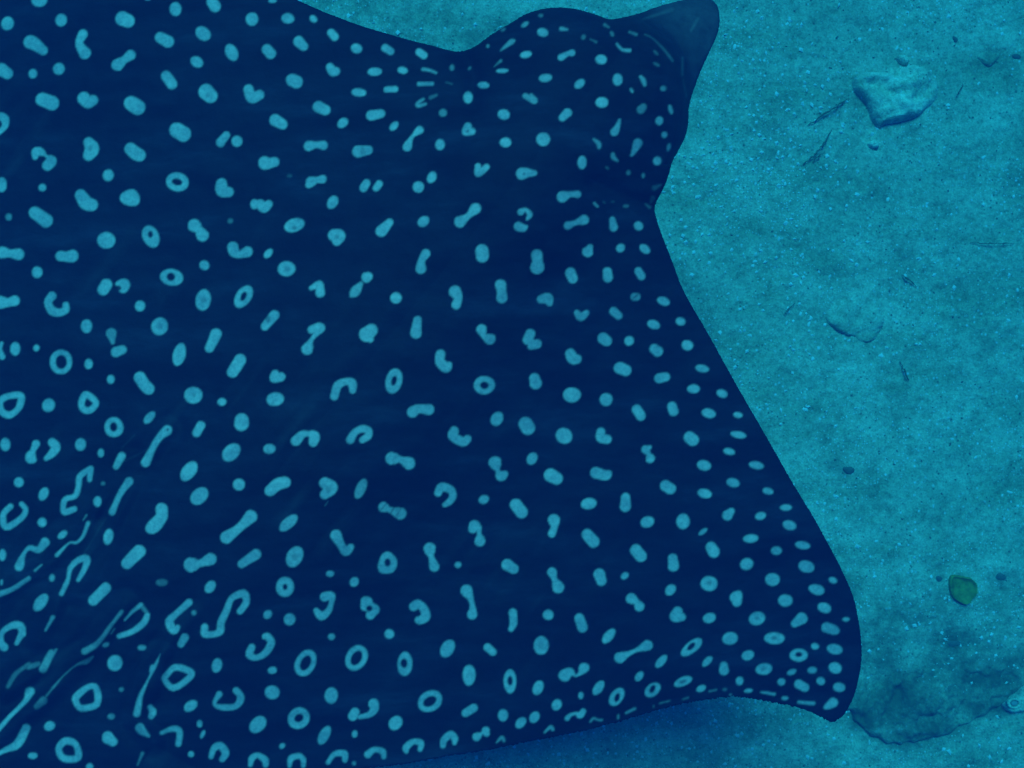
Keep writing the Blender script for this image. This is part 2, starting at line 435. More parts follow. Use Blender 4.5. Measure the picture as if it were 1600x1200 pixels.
# the skin's spots, rings and hooks, plus faint painted sheen strokes at the snout joint, one drawing per mark in the animal's own plan
SPOTS = """
T 0 0 4
d 245 0 52 45 0
d 47 147 42 45 0
d 382 125 38 42 0
p 190 262 45 215 275 42 268 315 33
p 518 215 33 495 270 28 530 332 40
p 735 405 42 775 375 25 815 345 34
p 765 115 48 800 130 45
d 1097 57 40 45 0
p 1325 10 38 1345 40 38
d 1575 120 42 45 0
p 1005 235 38 1050 260 40
d 1268 210 56 43 -40
d 1448 327 58 40 -65
d 1230 387 45 35 -35
p 1038 475 37 1075 525 37
d 205 460 30 33 0
d 368 430 40 40 0
p 10 435 42 45 460 38
p 265 622 45 325 645 48
p 525 615 45 550 645 35 580 625 36
p 820 645 48 862 670 50
p 1290 575 52 1315 600 48
k*.3 1300 595 15 15 0
p 1555 560 35 1575 610 38 1620 592 34
p -40 760 22 -10 725 25 30 745 30 30 790 22 -10 830 18
p 1105 815 50 1145 838 50
p 1415 845 25 1380 890 32
d 1480 882 37 38 0
p 220 980 22 225 950 32 255 950 28 290 975 12 320 1005 35 295 1035 34
p 555 890 35 575 930 48 555 970 38
k*.3 565 925 18 18 0
p 815 930 40 850 960 45 870 970 42
d 677 1095 38 40 0
d 10 1155 35 50 0
d 265 1172 28 28 0
p 1385 1150 38 1390 1190 45 1430 1200 35
o 1108 1137 52 40 -10 22
d 925 -5 20 10 0
T 0 300 4
p 505 20 40 540 70 45 575 80 40
p 785 38 40 825 10 32 835 50 42 785 38 40
d*.7 55 155 24 26 0
p 220 130 42 290 180 45
d 665 303 60 55 0
d 943 278 75 52 -65
k 940 265 22 17 90
p 1215 210 45 1240 235 30 1265 270 42
p 1455 345 36 1465 375 34 1500 390 25 1545 375 38
p 15 378 40 60 385 28 115 390 40
p 380 400 36 415 405 35 450 400 42
d 232 502 35 38 0
d 1278 458 33 35 30
d*.35 1440 180 20 20 0
d 1590 75 30 35 0
p 665 580 40 645 610 40
p 740 575 22 775 575 38 770 600 36
k*.9 738 600 22 16 0
d 1073 533 75 55 -10
k 1068 530 27 27 0
d 1270 675 68 50 80
k*.25 1270 675 20 20 0
d 1522 655 80 50 55
k 1522 652 32 18 65
p -10 690 45 50 690 30 90 680 36
p 325 650 30 300 690 28 325 740 30 370 755 28 410 735 26 410 705 22
d 875 712 33 36 0
d 542 838 38 46 0
p*.7 695 885 36 705 940 14
p*.9 725 1000 34 765 985 30
d 998 840 55 58 0
k*.25 998 840 20 20 0
p 1350 890 38 1310 975 30
d 1120 1015 75 43 75
p 1500 1050 42 1455 1125 38
d 95 980 35 45 0
p 10 945 15 -5 985 20 15 1030 20
d 228 975 22 24 0
o 382 1062 52 60 0 20
d 555 1075 28 35 0
d 692 1170 26 30 0
p 875 1160 40 900 1200 40 930 1230 40
T 0 600 4
p 20 90 24 80 70 24 130 75 25 125 130 24 100 170 22 55 195 25 10 170 22 0 120 22 20 90 24
d 303 133 43 45 0
p 540 65 22 600 115 22 570 160 22 535 165 24 510 140 22 515 95 22 540 65 22
d 1208 70 60 55 0
k*.25 1210 68 15 15 0
d 1387 112 31 27 0
d 712 270 62 65 0
k 710 268 24 30 0
d 935 210 48 28 50
p 1045 290 35 1000 330 26 960 390 24 910 490 32
k*.8 1048 285 8 10 0
p 1255 260 30 1230 305 30
p 1510 225 45 1510 250 48
d 32 378 35 44 0
p 225 375 28 205 420 20 190 460 36 210 475 20
p 325 365 28 350 395 32 325 435 28 290 465 18
d 503 380 38 42 0
d*.9 630 432 22 30 0
p*.9 760 450 28 725 515 22
d 1445 427 68 50 45
d 1180 545 72 45 55
p 565 530 22 560 600 16
p 565 530 22 500 575 20 490 640 20 470 700 20 410 720 20 395 770 20 405 800 24 465 780 20
d 118 615 32 33 0
d 272 687 45 30 65
d*.45 645 622 18 16 0
p*.95 805 610 30 755 680 22 700 800 22
d 610 733 28 36 0
d 1495 628 40 40 0
d 1245 700 65 50 45
p 1010 780 40 1010 830 38 960 890 45 935 905 30
p 65 765 22 20 815 22 25 880 24 60 890 24 130 840 22 160 790 20 135 750 20
d 263 865 30 32 0
d 390 942 38 25 40
p*.5 540 820 8 520 850 5
p*.85 550 870 14 520 950 13 480 990 13 430 995 10 355 1070 14
d 678 955 52 32 80
p 280 990 32 240 1035 22 185 1025 18 150 1060 15 120 1140 32
d 15 1068 25 40 0
p 870 1045 42 795 1120 40
p 1565 830 45 1500 895 28 1415 960 42
p 1195 1130 50 1250 1120 25 1315 1095 42
p 1600 1065 35 1510 1125 28
p 385 1310 18 425 1220 16 440 1150 18 490 1100 22 540 1095 28 530 1150 20 490 1225 16
p*.8 220 1165 12 260 1130 6
T 0 900 4
p*.9 -10 115 20 80 80 18 180 15 16
d*.8 10 40 12 20 0
d*.8 325 10 20 26 0
d 255 165 65 38 50
p 660 75 36 585 150 36
d*.35 1010 40 40 25 0
d 1313 68 45 33 55
p 1500 220 24 1540 160 24 1520 110 28 1450 140 22 1415 220 24 1380 290 26 1375 345 26 1330 365 22 1280 360 26 1280 320 26
p 1180 165 26 1120 220 22 1060 280 28 1085 340 28 1110 320 18
d*.6 1212 230 18 18 0
p 1155 385 28 1130 425 26
p 140 360 24 130 315 26 80 308 22 15 350 20 5 410 22 25 445 28
p 140 350 24 105 420 16
p*.8 330 260 16 285 340 10
p 780 275 10 830 220 14 880 180 16
p*.55 880 180 14 915 225 14
p 920 245 18 900 290 22 830 345 22 745 375 18
p*.6 760 225 16 700 300 16 610 420 20 530 470 25
p*.5 715 330 8 695 360 5
d*.75 660 430 25 18 20
d*.9 888 447 30 22 0
p*.5 580 505 10 540 535 18 480 555 10 400 620 8 330 700 10
p*.4 270 780 30 230 815 22
p*.4 330 700 8 290 750 10
p*.65 320 480 24 270 580 30
p*.6 350 460 10 320 500 18
p*.4 240 550 18 180 570 18
p*.35 180 550 15 100 610 18 50 690 15
d 718 545 50 52 0
p 1100 570 22 1190 600 22 1180 640 22 1085 700 22 1030 650 22 1045 615 22 1100 570 22
p 550 695 22 600 700 24 605 800 24 510 825 24 475 785 22 480 750 24 550 695 22
p 410 1030 26 475 1055 22 485 1135 24 400 1140 24 365 1080 22 410 1030 26
d*.55 758 710 18 16 0
p*.9 1000 490 4 970 560 12 925 650 10 880 750 18 855 860 26
p 955 570 18 945 595 14
p 940 820 20 955 850 26 945 875 22
d 1355 560 48 34 80
p 1370 740 22 1340 795 16 1380 820 20 1470 815 22 1505 760 26 1475 715 22
d 1193 812 50 34 35
d 1248 923 20 26 0
d 1267 990 30 16 65
d*.65 695 878 25 20 0
d 310 938 38 32 20
p 185 725 34 160 780 20 60 880 16 -10 960 16
p 165 950 28 110 1050 30 50 1080 20 -10 1110 14
d 205 1123 32 22 0
p 675 1010 42 705 1035 32
p*.85 875 950 32 890 970 28 930 1000 12
p 1010 980 16 1075 955 20 1120 970 22 1115 1050 22
p 1320 1130 18 1335 1080 22 1375 1060 26 1410 1105 26 1390 1145 22
d 1193 1113 22 22 0
d 560 1190 24 22 0
p*.45 890 1110 14 860 1180 8
T 400 0 4
d 102 5 28 15 0
d 200 115 43 35 -10
d 360 118 29 22 -45
p 68 310 36 92 335 36
p 268 260 36 298 290 32
p 468 205 26 493 232 28
d 628 302 38 32 -25
p 808 300 27 840 320 27
p 1018 325 24 1048 345 26
p 462 420 30 480 445 34 500 445 30
p 225 500 42 252 512 42
d 742 448 47 28 3
d 917 440 36 25 -10
p*.8 1045 433 14 1080 438 11 1125 455 10
d*.5 1225 422 17 22 0
d*.5 1335 427 15 11 45
p*.85 1020 525 18 1100 523 15
d 642 578 50 30 -5
p 815 560 22 868 557 22
p*.4 1190 515 6 1225 525 6
p*.75 1045 620 12 1010 645 14 1015 660 16 1060 650 12
p*.35 1090 610 16 1125 595 12
d 1422 532 38 22 -5
d 1325 608 32 40 0
d*.55 1170 705 28 26 0
p 390 665 38 432 685 36
p 720 722 34 780 710 30
p 120 752 40 165 778 36
d 543 768 40 30 40
d 863 788 36 24 45
p 1022 812 28 975 855 14 945 915 32
d 1548 715 40 34 -15
p 1325 790 28 1310 825 24 1350 820 26
k*.8 1323 820 9 9 0
p 330 912 36 375 905 22 420 908 32
p 640 945 40 700 938 32
k*.3 668 945 20 25 0
d 1150 905 33 38 0
d 1558 890 40 33 0
p 55 1018 44 80 1020 36 115 1012 32
p 345 1135 36 378 1125 22 415 1120 30
p 330 1155 24 345 1140 28
p 690 1145 28 672 1175 28
p 770 1150 25 752 1175 25
p 1385 1040 22 1390 1085 24 1440 1045 22
d 1098 1108 42 32 65
d 1015 1168 38 38 0
d*.2 210 1100 18 12 0
d*.7 1450 288 13 14 0
p*.7 1530 315 8 1590 265 18 1610 255 12
p*.5 1490 415 6 1530 380 12
d 1538 442 42 16 3
d*.4 1545 185 18 12 30
T 400 300 4
p 25 75 34 50 95 36 78 75 28
d 478 65 46 34 60
d 240 208 66 44 20
k*.5 240 225 16 14 0
p 485 270 40 520 275 42 505 305 34
k*.4 505 280 15 15 0
p 785 242 40 835 190 28
d 1045 185 42 34 40
p 1275 185 40 1325 150 22 1370 105 38
d 77 383 36 24 50
p 1062 385 32 1035 430 24 1030 480 36
p 1412 370 44 1415 398 44
d 190 480 58 50 0
k*.3 190 482 18 18 0
p 345 600 18 395 580 28 400 630 32
p 692 533 36 700 528 30
p*.8 655 575 18 620 620 34 595 650 14
d 875 662 40 38 0
p 1245 625 42 1265 660 30 1250 705 32
p 1528 580 38 1535 625 32 1538 660 38
p 115 770 34 55 840 28
k*.45 75 795 18 22 0
p 1010 800 30 1000 880 38
p 350 860 28 400 850 34 350 920 14 320 980 40
p 690 890 50 720 865 44
p 715 920 24 700 900 30
p 1410 860 36 1425 900 22 1460 920 38
p 1480 905 16 1470 915 20
p 1152 1015 34 1150 1060 34 1185 1095 36 1205 1080 22
p 120 1135 28 110 1165 28 155 1155 32
d 862 1182 84 54 75
k 862 1180 32 18 75
p 490 1275 28 510 1210 30 560 1185 24 600 1195 30 605 1240 24
d 1427 1208 70 60 0
k 1427 1208 28 24 0
T 400 600 4
d 120 95 58 45 5
p 980 175 38 1015 155 32 1080 160 38
d 1507 218 50 40 60
p 250 355 36 290 315 26 330 310 20 365 325 36 358 365 30
p 590 348 28 620 300 24 670 280 26 705 295 26 700 325 26 665 350 22
d 85 405 42 34 0
p 1240 295 32 1230 325 32 1290 360 32 1320 345 28
p 850 465 44 900 470 22 955 495 42
p 1493 493 44 1510 540 18 1530 575 34 1555 562 24
p 90 665 38 130 630 40 180 615 40
p 430 620 38 470 650 44 430 690 34
d 455 655 42 42 0
k*.3 450 658 20 20 0
d*.8 655 655 70 34 65
p*.85 798 768 36 835 785 20 900 810 42
k*.7 855 785 5 30 -30
k*.5 890 805 5 34 -35
k*.5 800 765 5 28 -40
p 1138 680 26 1160 645 30 1215 660 28 1230 700 26 1210 735 24 1180 755 18
d 1423 722 36 31 20
d 203 868 72 36 42
p 500 945 38 530 1000 28 560 1045 32 590 1020 26
p 1365 890 40 1355 905 32
p 1390 900 24 1395 940 18 1400 980 38
p 820 1080 34 855 1110 30 840 1150 32 790 1155 30 795 1110 28 820 1080 34
k 822 1115 20 26 0
p 1085 1030 42 1095 1080 20 1115 1140 34
d 1263 1130 25 23 20
d 240 1080 72 52 60
k*.3 240 1080 20 20 0
d 463 1185 28 22 0
p 1570 1130 40 1610 1155 36
T 400 900 4
d 182 68 60 66 0
k 182 68 16 20 0
d 615 37 34 30 60
p 430 130 32 470 125 28 470 170 20 450 220 24 410 250 30 375 215 18
p 690 180 40 740 210 34
p 690 165 42 680 190 30
p 740 205 32 715 245 30
k 708 203 20 19 0
d 73 240 31 27 40
d 210 272 38 40 0
p 985 190 32 1010 175 30 1045 200 28 1060 250 32 1030 275 30 1015 275 26
p 1315 90 40 1345 150 20 1355 210 24 1350 240 34
p -25 445 24 -40 490 28 0 512 22 60 480 24 95 420 26 75 380 24 55 378 20
d*.9 472 380 23 22 0
d 833 363 34 34 0
o 310 543 68 46 62 20
o 628 512 66 48 60 20
d 930 548 78 50 88
k 925 545 30 22 90
d 1197 453 62 44 60
p 1445 445 28 1480 475 28
d 1332 620 68 44 88
d 102 590 30 25 0
d 102 728 50 46 0
d 470 747 44 54 0
p 735 800 36 740 830 30 710 865 22 650 880 16
p 620 850 30 605 875 32
o 1087 783 62 46 30 20
d 12 928 64 46 45
o 268 888 50 44 40 23
p 1310 855 28 1360 825 30
d 1543 870 34 42 0
d 428 995 66 34 62
d 872 920 50 42 50
d 617 988 22 26 0
p 1380 1005 30 1410 985 14 1435 968 26
p 1435 965 28 1440 985 22
p 1170 1060 20 1175 1025 24 1215 990 26 1240 1015 24 1240 1045 16
p 940 1095 18 940 1070 26 985 1035 20 1030 1045 24 1025 1085 18
p 700 1115 26 740 1085 20 790 1095 24 800 1130 18
p 450 1165 18 490 1115 20 550 1110 24 555 1150 18
p 210 1185 18 220 1140 24 270 1125 22 295 1150 22 295 1185 18
p -35 1180 18 -25 1140 22 10 1120 20 55 1150 24 60 1180 20
d*.7 613 1170 15 16 0
d 163 1062 22 18 45
p*.6 1505 1040 8 1535 1010 14 1550 1030 12
T 800 0 4
d*.6 0 265 16 14 0
d*.7 80 153 28 16 35
d*.4 180 97 18 14 0
d*.85 192 203 38 28 -15
p*.65 310 180 18 345 185 10
p*.4 445 235 16 448 230 16
p*.4 490 245 8 525 262 12
p*.4 580 155 12 605 170 8
d*.5 625 212 20 13 -60
p*.45 735 200 10 775 215 14
p*.8 655 275 10 690 310 12 735 315 14
d 87 340 40 25 10
p 308 358 24 350 335 18 375 330 24
d 558 372 38 33 -10
p*.32 830 215 6 880 240 7 950 310 10 1005 380 10
d*.28 900 330 24 12 -45
d*.32 903 402 26 12 -30
d*.85 210 487 44 28 5
d 423 523 40 28 40
d 660 497 34 40 0
d*.8 747 565 20 12 -60
p*.85 805 480 12 822 505 18 830 530 14
p*.75 85 600 20 140 630 22 120 595 14
d 563 640 42 36 0
p 315 735 26 345 705 30
p*.55 805 685 30 820 670 26
d*.55 945 553 22 20 0
p*.2 1065 360 8 1065 470 8
p*.16 1090 600 6 1070 500 8
d*.8 992 685 34 17 -75
d 922 755 27 30 0
p 640 825 28 655 800 22 672 750 12
d 195 872 46 44 0
p*.8 510 870 10 540 895 18 545 920 16
p 785 895 32 760 950 18 748 970 12
d*.95 952 842 22 22 0
d*.8 980 922 28 14 75
p*.75 630 965 14 635 985 16 660 1005 8
d 908 1005 28 30 0
d 438 1015 44 30 88
d*.35 595 1050 16 10 -40
d*.5 728 1080 16 18 0
d*.6 820 1098 12 18 0
p 62 1085 40 100 1080 30 140 1082 20
k*.8 75 1088 6 6 0
p*.25 890 1175 20 930 1155 8
p*.12 1120 190 10 1160 120 14
p*.12 820 120 10 1000 60 16
T 800 300 4
p 315 30 38 360 15 22 410 15 26
p*.8 515 70 10 535 90 10
d*.25 575 65 14 8 -40
d*.2 630 60 14 7 0
d*.35 713 88 20 12 0
p*.35 835 75 8 860 95 12
p*.2 880 40 20 870 60 12
p 55 125 24 85 110 14 110 140 20 95 170 12
p 40 215 32 70 225 26 90 215 12
p 350 210 30 400 190 20 450 172 34
p 627 170 20 635 220 28
d 790 212 34 30 -40
p 475 370 40 488 345 24
d 680 350 32 28 45
d 830 355 40 28 -40
p 155 395 38 160 440 34 158 470 46
p 365 505 36 380 540 34
p 595 500 32 600 535 34
p 790 495 28 808 525 28
p 180 670 28 220 665 36 235 695 22
p*.75 765 655 28 780 655 26
k*.6 775 650 5 26 -50
d 947 683 44 28 -20
p 405 755 20 430 780 28 465 755 20
p 635 745 30 665 772 28
d 1053 808 34 28 -20
d 885 828 44 30 -20
p 115 885 34 100 925 34
p 120 965 26 155 950 32
p 100 925 34 140 950 26
p 570 915 38 590 930 36
d 733 930 34 32 45
p 890 980 34 910 995 36
d 1097 958 40 34 -20
p 365 1010 36 380 1040 38 405 1045 32
p 675 1100 40 710 1115 40
p 920 1165 34 960 1155 30
d 1190 1103 46 26 -10
p 140 1165 36 148 1195 42
T 800 600 4
d 375 68 58 50 0
d 588 97 43 43 0
p 780 160 34 805 198 34
p 1000 140 32 1010 172 32
d 1133 30 42 30 0
d 1312 60 38 26 -20
d 1230 183 48 31 -15
d 1412 193 32 20 -10
p 85 250 46 100 275 46
d 325 325 56 50 -40
p 555 300 30 555 335 32 595 345 30
p 835 410 30 855 440 16 865 465 32
p 860 395 16 840 405 24
p 1110 335 40 1130 350 40
d 1415 317 54 25 -12
d 1358 422 40 24 -15
d 125 465 42 34 60
d 1200 508 47 35 -15
d 1527 508 50 27 -12
p 240 570 44 280 590 42
p 525 555 38 585 570 34 600 562 28
d 1382 617 45 31 -15
p 960 635 38 990 655 38
d 1205 685 47 33 -15
d 480 748 52 38 10
p 710 710 32 708 765 38
p 25 755 42 60 800 42
d 1600 670 38 24 -15
d 845 862 45 38 20
d 1070 860 44 52 0
p 1348 820 36 1370 795 24
d 1553 825 38 28 10
p 262 850 40 265 890 26 250 935 28
p 470 940 38 510 985 40
d 1193 923 34 18 35
p 1245 1020 36 1262 1050 38
d 1492 965 50 30 5
p 775 1040 40 805 1075 38
p 1005 1090 32 1010 1140 36
d 1467 1125 45 40 20
p 250 1175 32 265 1220 20 288 1270 40
p 545 1190 38 558 1230 34
d 705 1200 28 22 40
T 800 900 4
d 225 243 36 35 0
d 990 88 42 32 50
d 1232 48 55 50 -10
k*.4 1232 45 16 16 0
p 745 140 36 780 165 22 795 190 34
p 1035 225 36 1020 255 36 1060 255 30
d 1235 262 44 35 15
p 1400 135 42 1415 115 26 1405 160 34
d 1532 265 54 45 20
k*.4 1532 265 15 12 0
p 420 265 34 440 320 36
p 5 230 30 10 290 26 -5 330 20
d 182 435 50 60 0
k*.2 182 435 18 20 0
d 605 375 58 32 50
p 675 510 38 760 470 14 845 435 36
d 1122 445 82 38 38
k 1120 440 32 17 42
d 1363 390 52 42 15
d 933 533 52 28 50
d 1220 535 44 24 45
p 1325 560 28 1325 590 34
d 1475 495 42 33 20
p 330 620 42 360 600 28 395 625 8
p 400 625 10 430 605 18 450 575 36
d 1575 582 55 38 10
k*.35 1575 580 18 12 10
d 795 628 38 26 55
d 163 698 50 36 65
d 1422 658 26 30 0
d 1070 660 62 30 22
k*.6 1068 660 26 11 22
d 878 712 58 42 40
k 878 706 28 17 60
d 540 700 54 30 55
d 655 755 66 42 55
k 657 760 30 17 70
d 1182 703 34 22 25
p*.45 1235 720 8 1275 712 8
d*.35 1330 710 16 12 0
d 1478 717 30 16 5
d -12 658 78 42 90
k -12 655 30 18 90
d 430 747 18 24 0
d 280 805 40 34 60
p 445 845 20 425 870 24 400 860 14 365 870 16 345 890 20
d 140 883 40 32 60
d 55 918 42 30 45
p*.8 205 975 10 240 945 16 255 960 14
p*.65 490 910 10 510 890 12 540 900 10 560 900 10
d*.55 663 880 10 18 0
p*.65 715 855 10 765 830 14
d*.4 885 815 8 10 0
p*.45 925 795 8 985 780 8
p*.4 1070 770 8 1100 760 8
d*.5 1365 745 12 14 0
T 1120 780 3.243
d 350 42 34 19 0
d 368 132 38 26 -20
d 302 261 31 25 0
d 435 233 42 23 -10
d 454 342 44 32 -20
d 283 407 40 35 0
d 587 410 24 17 -25
d 505 457 44 28 -15
d 347 513 40 34 0
d 545 550 38 28 -20
p 430 605 32 395 630 20
d 654 608 21 13 0
p 555 650 28 590 662 26 605 668 20
d 292 705 54 32 0
k*.5 290 703 16 10 0
d 497 746 22 18 -20
d 598 760 42 28 -10
d 416 790 48 35 0
k 415 787 18 14 0
d 600 855 36 31 -20
d 483 866 26 20 0
d 379 875 26 16 20
d 328 926 22 20 0
d 527 922 24 22 -30
p 415 938 26 445 955 24
d 620 953 33 27 -10
p*.9 225 978 8 255 982 10 290 988 10
d 346 1008 20 13 0
p*.9 415 1028 10 490 1034 12
p 590 1030 26 560 1050 18 548 1055 10
T 0 0 1
p*.05 195 720 2 225 705 2 255 680 2
p*.05 190 700 2 210 680 2
p*.05 110 900 1 165 810 2
p*.45 508 790 1.5 512 784 1.2
"""
spot = np.zeros(len(px))
wob = 1.1 * fbm(px / 16, py / 16, 2)
order = np.argsort(px); pxs = px[order]
def near_idx(x0, x1, y0, y1):
    i = order[np.searchsorted(pxs, x0):np.searchsorted(pxs, x1)]
    return i[(py[i] > y0) & (py[i] < y1)]
def put(i, sd, s, cut=False):
    m = s * np.clip(.5 - (sd + (.3 if cut else .9) + wob[i] * (0 if cut else .7)) / 3.4, 0, 1)
    spot[i] = spot[i] * (1 - m) if cut else np.maximum(spot[i], m)
def capsule(a, b, s):
    (ax, ay, ar), (bx, by, br) = a, b
    R = max(ar, br) + 6
    i = near_idx(min(ax, bx) - R, max(ax, bx) + R, min(ay, by) - R, max(ay, by) + R)
    if not len(i): return
    ex, ey = bx - ax, by - ay; L2 = ex * ex + ey * ey + 1e-9
    tt = np.clip(((px[i] - ax) * ex + (py[i] - ay) * ey) / L2, 0, 1)
    put(i, np.hypot(px[i] - ax - tt * ex, py[i] - ay - tt * ey) - (ar + tt * (br - ar)), s)
def ellipse(x, y, rx, ry, ang, s, ring=None, cut=False):
    R = max(rx, ry) + (ring or 0) + 8
    i = near_idx(x - R, x + R, y - R, y + R)
    if not len(i): return
    c, n = math.cos(math.radians(ang)), math.sin(math.radians(ang))
    u = (px[i] - x) * c - (py[i] - y) * n; v = (px[i] - x) * n + (py[i] - y) * c
    r = np.hypot(u / rx, v / ry) + 1e-6
    g = np.hypot(u / rx ** 2, v / ry ** 2) + 1e-9
    sd = np.clip((r - 1) * r / g, -max(rx, ry), 99)
    if ring: sd = np.abs(sd) - ring
    put(i, sd, s, cut)
ox = oy = 0.0; sc = 1.0
for ln in SPOTS.split('\n'):
    w = ln.split()
    if not w: continue
    op, *st = w[0].split('*'); s = float(st[0]) if st else 1.0
    v = [float(q) for q in w[1:]]
    if op == 'T': ox, oy, sc = v; continue
    X_ = lambda q: ox + q / sc
    Y_ = lambda q: oy + q / sc
    if op == 'p':
        pts = [(X_(v[i]), Y_(v[i + 1]), v[i + 2] / sc) for i in range(0, len(v), 3)]
        if len(pts) == 1: pts.append(pts[0])
        if len(pts) > 2:
            cl = pts[0] == pts[-1]; q = []
            for i in range(len(pts) - 1):
                p0 = pts[i - 1] if i else (pts[-2] if cl else pts[0]); p1, p2 = pts[i], pts[i + 1]
                p3 = pts[i + 2] if i + 2 < len(pts) else (pts[1] if cl else pts[-1])
                for u in (0, .25, .5, .75):
                    q.append(tuple(max(.2 if n == 2 else -1e9, .5 * (2 * B + (C - A) * u + (2 * A - 5 * B + 4 * C - D) * u * u + (3 * B - 3 * C + D - A) * u ** 3))
                                   for n, (A, B, C, D) in enumerate(zip(p0, p1, p2, p3))))
            pts = q + [pts[-1]]
        for a, b in zip(pts[:-1], pts[1:]): capsule(a, b, s)
    elif op in 'dk': ellipse(X_(v[0]), Y_(v[1]), v[2] / sc, v[3] / sc, v[4], s, cut=(op == 'k'))
    elif op == 'o': ellipse(X_(v[0]), Y_(v[1]), v[2] / sc, v[3] / sc, v[4], s, ring=v[5] / sc)
# the marks carry on over the parts outside the picture
for x in np.arange(-160, 560, 46.0):
    for y in np.arange(-150, 1330, 46.0):
        x2, y2 = x + random.uniform(-12, 12), y + random.uniform(-12, 12)
        if -22 < x2 < 1400 and -22 < y2 < 1222: continue
        ellipse(x2, y2, random.uniform(9, 15), random.uniform(7, 10), random.uniform(0, 180), 1.0)

me, inn = shell_mesh('eagle_ray', G, Q, border, top, bot)
attr(me, 'spot', np.concatenate([spot, np.zeros(inn.sum())]))
fold = np.clip(1 - nearest_line([(252, 1185), (250, 1200)]) / 60, 0, 1)
flap = sstep((px - 241) * .58 - (py - 1160) * -.82, 0, 6) * sstep(-(px - 241) * .5 + (py - 1160) * .87, 0, 6) * sstep((px - 241) * .80 + (py - 1160) * .60, 0, 6) * (py > 1155)
sheen_scuff = np.clip(fbm(b_ / 190, l_ / 26, 4) * 1.5 - .12, 0, 1) * sstep(b_, 280, 620) * (1 - sstep(l_, 420, 640)) * sstep(fbm(px / 150 + 5, py / 150, 2), -.25, .2)  # lengthwise streaks: hind skin sheen painted into the colour, mixed with scuffing
pale = .30 * sheen_scuff + .2 * flap * (px < 420) + .62 * on_snout * sstep(ecc, .98, 1.35) + .16 * on_snout * sstep(ecc, .75, 1.0)
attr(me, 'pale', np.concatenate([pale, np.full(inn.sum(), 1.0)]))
root = bpy.data.objects.new('eagle_ray', None); COL.objects.link(root)
root.location = (*at(500, 640, RAY_Z), RAY_Z)
tag(root, 'dark spotted eagle ray with pale spots and rings gliding over the sand', 'ray')
def child(name, mesh, mat, parent):
    o = link(name, mesh, mat)
    o.parent = parent
    o.matrix_parent_inverse = parent_world(parent).inverted()
    return o
from mathutils import Matrix
def parent_world(p):
    m = Matrix.Translation(p.location)
    return m
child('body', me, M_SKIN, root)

def tube(path, radii, sides=8):
    V, F = [], []
    n = len(path)
    for i, p in enumerate(path):
        a = Vector(path[max(i - 1, 0)]); c = Vector(path[min(i + 1, n - 1)])
        tdir = (c - a).normalized()
        u = tdir.orthogonal().normalized() if abs(tdir.z) > .9 else tdir.cross(Vector((0, 0, 1))).normalized()
        w = tdir.cross(u)
        for j in range(sides):
            g = 2 * math.pi * j / sides
            V.append(tuple(Vector(p) + (u * math.cos(g) + w * math.sin(g)) * radii[i]))
    for i in range(n - 1):
        for j in range(sides):
            F.append((i * sides + j, i * sides + (j + 1) % sides, (i + 1) * sides + (j + 1) % sides, (i + 1) * sides + j))
    return V, F

def sphere_mesh(name, c, r, nu=16, nv=10):
    V, F = [], []
    for j in range(nv + 1):
        th_ = math.pi * j / nv
        for i in range(nu):
            ph = 2 * math.pi * i / nu
            V.append((c[0] + r[0] * math.sin(th_) * math.cos(ph), c[1] + r[1] * math.sin(th_) * math.sin(ph), c[2] + r[2] * math.cos(th_)))
    for j in range(nv):
        for i in range(nu):
            F.append((j * nu + i, (j + 1) * nu + i, (j + 1) * nu + (i + 1) % nu, j * nu + (i + 1) % nu))
    return mesh_np(name, V, F)

# whip tail, trailing out of the picture behind the body
tail, rad = [], []
for i in range(40):
    s = i / 39
    q = 1290 + 1500 * s
    x_, y_ = at(88 - .633 * 1500 * s + 60 * math.sin(s * 4), q * 1.0 - 330 * s * .4, RAY_Z)
    tail.append((x_, y_, RAY_Z - .02 - .12 * s)); rad.append(.022 * (1 - s) ** .8 + .002)
V, F = tube(tail, rad, 10)
tm = mesh_np('tail', V, F); attr(tm, 'spot', np.zeros(len(V))); attr(tm, 'pale', np.zeros(len(V)))
child('tail', tm, M_SKIN, root)
for ex, ey in ((1040, 210), (792, 84)):
    zz = float(ztop[np.argmin((px - ex) ** 2 + (py - ey) ** 2)])
    x_, y_ = at(ex, ey, zz - .02)
    child('eye', sphere_mesh('eye', (x_, y_, zz - .024), (.009, .009, .009)), M_EYE, root)

# ------------------------------------------------------------------ things lying on the sea bed
def slab(name, pts, mat, height, sink=.02, step=3.0, film_amt=0.0, rough=.006, rounds=2, jag=2.0):
    """a stone that stands out of the sand: outline in photograph pixels, height(u, v, edge) in metres"""
    pg = smooth_poly(pts, rounds)
    if jag: pg = pg + jag * np.stack([fbm(pg[:, 0] / 9, pg[:, 1] / 9, 3), fbm(pg[:, 0] / 9 + 50, pg[:, 1] / 9, 3)], 1)
    lo, hi = pg.min(0), pg.max(0)
    G, Q, bd, ds = outline_grid(pg, np.arange(lo[0] - step, hi[0] + 2 * step, step), np.arange(lo[1] - step, hi[1] + 2 * step, step))
    k = PX * 1.5
    x, y = (G[:, 0] - 800) * k, (600 - G[:, 1]) * k
    g0 = bed_height(x, y)
    h = height(G[:, 0], G[:, 1], ds)
    h = h + rough * fbm(x * 30, y * 30, 4) * np.clip(ds / 12, 0, 1)
    z = g0 - sink + np.where(bd, 0, h)
    top = np.stack([x, y, z], 1); bot = np.stack([x, y, g0 - sink - .02], 1)
    me, inn = shell_mesh(name, G, Q, bd, top, bot)
    fl = np.concatenate([film_at(x, y), film_at(x, y)[inn]]) * film_amt
    attr(me, 'film', fl)
    return link(name, me, mat)

